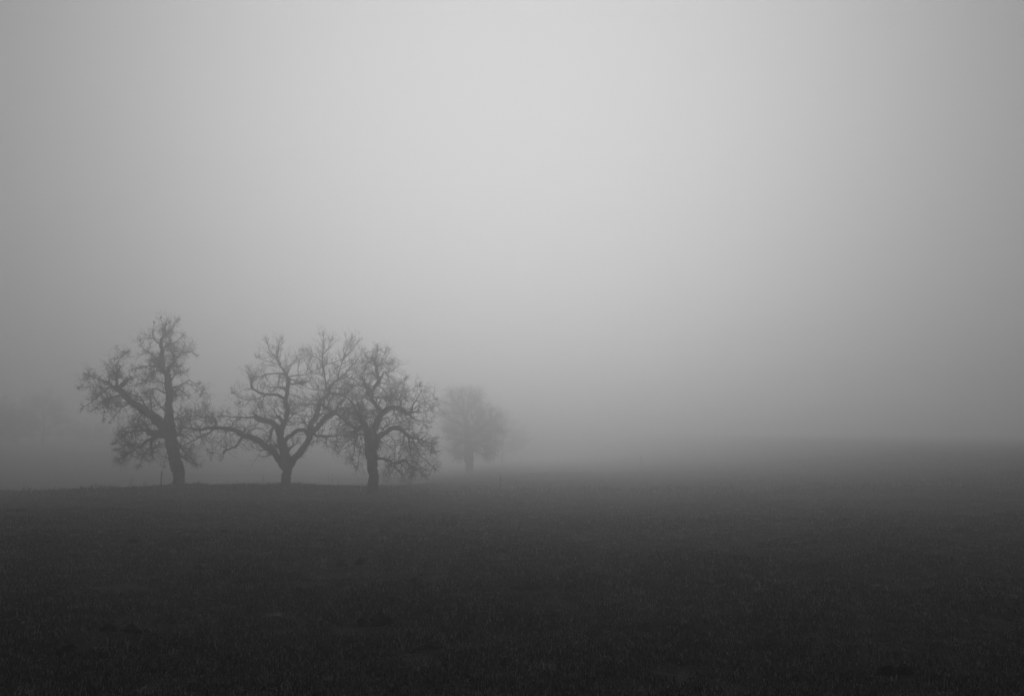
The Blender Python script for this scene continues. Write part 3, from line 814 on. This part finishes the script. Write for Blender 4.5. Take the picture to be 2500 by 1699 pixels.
# ------------------------------------------------------------------ electric fence along the mound
def tube_obj(name, pts, rad, sides, mat, parent):
    P = np.asarray(pts, float); R = np.asarray(rad, float) * np.ones(len(P))
    V, F = tube_mesh(P[None], R[None], sides)
    n = len(P)
    F = [tuple(f) for f in F] + [tuple(range(sides))[::-1], tuple((n - 1) * sides + k for k in range(sides))]
    return mesh_obj(name, V, F, mat, parent)

wire_pts = []
def fence_post(label, u, v_top, Y, rad, lean=(0, 0), knob=True, kink=0.0, square=False):
    top = at(u, v_top, Y)
    g = float(ground_z(top[0] - lean[0], Y - lean[1]))
    base = np.array([top[0] - lean[0], Y - lean[1], g])
    H = top - base
    o = empty('fence_post', base, label, 'fence post', 'electric fence posts along the mound')
    pts = [np.array([0, 0, -0.3]) + 0 * H, np.zeros(3), H * 0.35 + [kink, 0, 0], H * 0.7 - [kink * 0.5, 0, 0], H]
    tube_obj('stake', pts, [rad, rad, rad * 0.97, rad * 0.95, rad * 0.85], 6 if square else 8, M_POST, o)
    k = H * (0.97 if knob else 0.88)
    if knob:
        tube_obj('cap', [H * 0.985, H + [0, 0, 0.012], H + [0, 0, 0.05], H + [0, 0, 0.062]], [rad * 1.3, rad * 1.7, rad * 1.6, rad * 0.8], 8, M_PLASTIC, o)
    tube_obj('insulator', [k + [0, -rad - 0.035, 0], k + [0, -rad - 0.02, 0], k + [0, -rad + 0.004, 0]], [0.016, 0.022, 0.012], 8, M_PLASTIC if knob else M_POST, o)
    wire_pts.append(base + k + [0, -rad - 0.03, 0])
fence_post('dark wooden stake just left of the tall tree\'s trunk', 395, 1150, 46.5, 0.030, (0.02, 0), False, 0.01, True)
fence_post('thin pale-capped fence post just left of the forked tree\'s trunk', 642.5, 1158, 54.5, 0.014)
fence_post('thin pale-capped fence post between the forked and the arching tree', 826, 1168, 55.5, 0.013)
fence_post('thin leaning fence post below the right side of the foggy tree', 1221.5, 1161, 47.0, 0.016, (-0.04, 0), False)
fence_post('crooked lone fence post standing out on the right-hand slope', 1565, 1111, 98.0, 0.032, (-0.06, 0), False, 0.03, True)
W = []
for a, b in zip(wire_pts[:-1], wire_pts[1:]):
    n = 14
    for i in range(n):
        t = i / n
        W.append(a * (1 - t) + b * t - np.array([0, 0, 0.06 * 4 * t * (1 - t)]))
W.append(wire_pts[-1])
wire = tube_obj('fence_wire', W, 0.004, 4, M_STEEL, None)
tag(wire, 'thin wire strung low between the fence posts behind the trees', 'wire')

# ------------------------------------------------------------------ two small birds on the top twigs of the tall tree
def lathe_along(path, radii, sides, squash=1.0):
    P = np.asarray(path, float)
    V, F = tube_mesh(P[None], np.asarray(radii, float)[None], sides)
    n = len(P)
    F = [tuple(f) for f in F] + [tuple(range(sides))[::-1], tuple((n - 1) * sides + k for k in range(sides))]
    return V, F
def bird(label, foot, face, tilt):
    """Perched songbird, 15 cm from beak to tail; face = heading angle, tilt = body angle above level."""
    o = empty('bird', foot, label, 'bird', 'small birds perched at the top of the tall tree')
    o.rotation_euler = (0, 0, face); o.scale = (1.3, 1.3, 1.3)
    c, s_ = math.cos(tilt), math.sin(tilt)
    def ax(t, up=0.0): return (c * t - s_ * up, 0.0, 0.058 + s_ * t + c * up)
    ts = [-0.055, -0.045, -0.025, 0.0, 0.02, 0.034, 0.044, 0.054, 0.063, 0.068]
    rs = [0.006, 0.013, 0.025, 0.031, 0.029, 0.022, 0.0185, 0.0185, 0.014, 0.005]
    up = [0, 0, 0, 0, 0.002, 0.006, 0.010, 0.013, 0.013, 0.012]
    V, F = lathe_along([ax(t, u) for t, u in zip(ts, up)], rs, 10)
    mesh_obj('body', V, F, M_BIRD, o)
    V, F = lathe_along([ax(0.066, 0.012), ax(0.074, 0.011), ax(0.084, 0.009)], [0.005, 0.0035, 0.0008], 6)
    mesh_obj('beak', V, F, M_BEAK, o)
    t0, t1 = np.array(ax(-0.045, 0.004)), np.array(ax(-0.115, 0.0)); w = np.array([0, 1, 0])
    th = np.array([-s_, 0, c]) * 0.003
    V = [t0 - w * 0.008 - th, t0 + w * 0.008 - th, t1 + w * 0.013 - th, t1 - w * 0.013 - th, t0 - w * 0.008 + th, t0 + w * 0.008 + th, t1 + w * 0.013 + th, t1 - w * 0.013 + th]
    mesh_obj('tail', V, [(3, 2, 1, 0), (4, 5, 6, 7), (0, 1, 5, 4), (1, 2, 6, 5), (2, 3, 7, 6), (3, 0, 4, 7)], M_BIRD, o, False)
    for sd in (-1, 1):
        pts = [np.array(ax(0.022, 0.008)) + w * sd * 0.024, np.array(ax(-0.01, 0.006)) + w * sd * 0.031, np.array(ax(-0.045, 0.002)) + w * sd * 0.022, np.array(ax(-0.075, 0.0)) + w * sd * 0.009]
        V, F = lathe_along(pts, [0.008, 0.013, 0.009, 0.002], 6)
        mesh_obj('wing', V, F, M_BIRD, o)
        V, F = lathe_along([(0.004, sd * 0.009, 0.034), (0.0, sd * 0.009, 0.016), (0.006, sd * 0.007, 0.0)], [0.003, 0.002, 0.002], 4)
        mesh_obj('leg', V, F, M_BEAK, o)
top_a = t1.limbs[7]['P'][-1]
top_b = t1.limbs[9]['P'][-1]
bird('small dark bird on the lower left top twig of the tall tree', top_a, math.radians(200), math.radians(55))
bird('small dark bird on the highest twig of the tall tree', top_b, math.radians(-15), math.radians(50))

# ------------------------------------------------------------------ weeds on the mound and stalks in the field
def weed(label, u, Y, h, n, seed, spread=0.3, name='dead_weed', rad=0.004):
    r = np.random.default_rng(seed)
    X = (u - CU) / FPX * Y
    base = np.array([X, Y, float(ground_z(X, Y))])
    o = empty(name, base, label, 'weed', 'dead weed stalks')
    for k in range(n):
        hh = h * r.uniform(0.6, 1.0)
        d = np.array([r.normal(0, spread), r.normal(0, spread), 1.0])
        p = [np.array([r.normal(0, 0.03), r.normal(0, 0.03), -0.03])]
        for i in range(5):
            d = unit(d + r.normal(0, 0.12, 3)); p.append(p[-1] + d * hh / 5)
        st = tube_obj('stem', p, np.linspace(rad, rad * 0.4, 6), 4, M_WEED, o)
        for i in range(2, 6):
            for _ in range(2):
                e = unit(d + r.normal(0, 0.7, 3)) * hh * r.uniform(0.1, 0.22)
                tube_obj('sprig', [p[i], p[i] + e * 0.5, p[i] + e + [0, 0, 0.01]], [rad * 0.5, rad * 0.5, rad * 0.9], 3, M_WEED, st)
weed('tall ragged weed on the crest, left of the dark wooden stake', 326, 51.0, 0.75, 3, 61, 0.18, rad=0.006)
weed('low dark weed tuft on the crest near the wooden stake', 361, 50.0, 0.38, 7, 62, 0.4, rad=0.007)
weed('low ragged weed tuft furthest left on the crest', 300, 51.0, 0.25, 8, 63, 0.7, rad=0.007)
weed('single weed stalk on the crest, between tall tree and pale-capped post', 563, 53.5, 0.40, 2, 64, 0.2, rad=0.006)
weed('short weed on the crest just left of the pale-capped post', 586, 53.5, 0.30, 3, 65, 0.3, rad=0.006)
weed('weed head behind the crest, right of the forked tree', 811, 57.0, 0.8, 2, 66, 0.12, rad=0.008)
weed('short weed on the slope between forked and arching tree', 776, 54.0, 0.35, 3, 67, 0.3, rad=0.006)
weed('small weeds beside the foot of the arching tree', 934, 48.0, 0.42, 4, 68, 0.25, rad=0.006)
weed('single dark stalk standing in the grass, centre of the field', 1155, 14.6, 0.13, 1, 69, 0.15, rad=0.004)

# ------------------------------------------------------------------ clods coloured near-black as shaded hollows, and flattened pale tufts
def clod(label, u, v, w, h, seed, mat=M_HOLLOW_SHADE):
    X, Y, z = on_ground(u, v); w, h = 1.35 * w, 1.35 * h
    r = np.random.default_rng(seed)
    o = empty('shaded_hollow', (X, Y, z), label, 'molehill', 'clods coloured dark as shaded hollows')
    for k in range(6):
        n, m = 9, 6
        cx, cy = (0, 0) if k == 0 else (r.normal(0, w * 0.42), r.normal(0, w * 0.3))
        s = 1.0 if k == 0 else r.uniform(0.25, 0.55)
        th = np.linspace(0, 2 * math.pi, n, endpoint=False)
        V = [(cx, cy, h * s * r.uniform(0.9, 1.1))]
        for i in range(1, m):
            q = i / (m - 1)
            for t in th:
                rr = w * 0.5 * s * math.sin(q * math.pi / 2 * 1.05) * r.uniform(0.75, 1.2)
                V.append((cx + rr * math.cos(t), cy + rr * 0.8 * math.sin(t), h * s * math.cos(q * math.pi / 2 * 1.15) * r.uniform(0.75, 1.15) - (0.02 if i == m - 1 else 0)))
        F = [(0, 1 + i, 1 + (i + 1) % n) for i in range(n)]
        for i in range(m - 2):
            for q in range(n):
                a, b = 1 + i * n + q, 1 + i * n + (q + 1) % n
                F.append((a, a + n, b + n, b))
        mesh_obj('clod', V, F, mat, o, False)
for i, c in enumerate(CL): clod(*c, 200 + i)

def pale_tuft(label, u, v, w, n, seed):
    X, Y, z = on_ground(u, v)
    r = np.random.default_rng(seed)
    V, F = [], []
    for k in range(n):
        x, y = r.normal(0, w * 0.25), r.normal(0, w * 0.15)
        a = r.normal(0.2, 0.7) + (math.pi if r.random() < 0.4 else 0)
        ln, wd = r.uniform(0.5, 1.0) * w * 0.6, 0.006
        p = np.array([x, y, 0.02]); d = np.array([math.cos(a), math.sin(a), r.uniform(0.2, 0.9)])
        q = np.array([-math.sin(a), math.cos(a), 0]) * wd / 2
        b = len(V)
        for i in range(4):
            V += [p - q * (1 - i * 0.25), p + q * (1 - i * 0.25)]
            p = p + unit(d) * ln / 3; d = d - np.array([0, 0, 0.35])
        F += [(b + 2 * i, b + 2 * i + 1, b + 2 * i + 3, b + 2 * i + 2) for i in range(3)]
    o = mesh_obj('dry_grass_tuft', V, F, M_STRAW); o.location = (X, Y, z + 0.02)
    tag(o, label, 'grass tuft', 'pale flattened grass tufts')
pale_tuft('pale flattened grass tuft left of the two-humped dark clod', 1120, 1453, 0.26, 90, 301)
pale_tuft('small pale tuft at mid right of the field', 2122, 1429, 0.14, 40, 302)
pale_tuft('small pale tuft in the left half of the field', 690, 1500, 0.2, 50, 303)

# ------------------------------------------------------------------ haze
M_HAZE = bpy.data.materials.new('fog_air'); M_HAZE.use_nodes = True
nt = M_HAZE.node_tree; nt.nodes.clear()
pv = nt.nodes.new('ShaderNodeVolumePrincipled')
pv.inputs['Color'].default_value = (0.96, 0.96, 0.96, 1)
pv.inputs['Density'].default_value = HAZE_DENSITY
pv.inputs['Anisotropy'].default_value = HAZE_G
mo = nt.nodes.new('ShaderNodeOutputMaterial')
nt.links.new(pv.outputs[0], mo.inputs['Volume'])
x, y0, y1, z0, z1 = 540, -540, 540, -4.0, HAZE_TOP
hv = [(-x, y0, z0), (x, y0, z0), (x, y1, z0), (-x, y1, z0), (-x, y0, z1), (x, y0, z1), (x, y1, z1), (-x, y1, z1)]
hf = [(0, 3, 2, 1), (4, 5, 6, 7), (0, 1, 5, 4), (1, 2, 6, 5), (2, 3, 7, 6), (3, 0, 4, 7)]
tag(mesh_obj('haze', hv, hf, M_HAZE, smooth=False), kind='stuff')
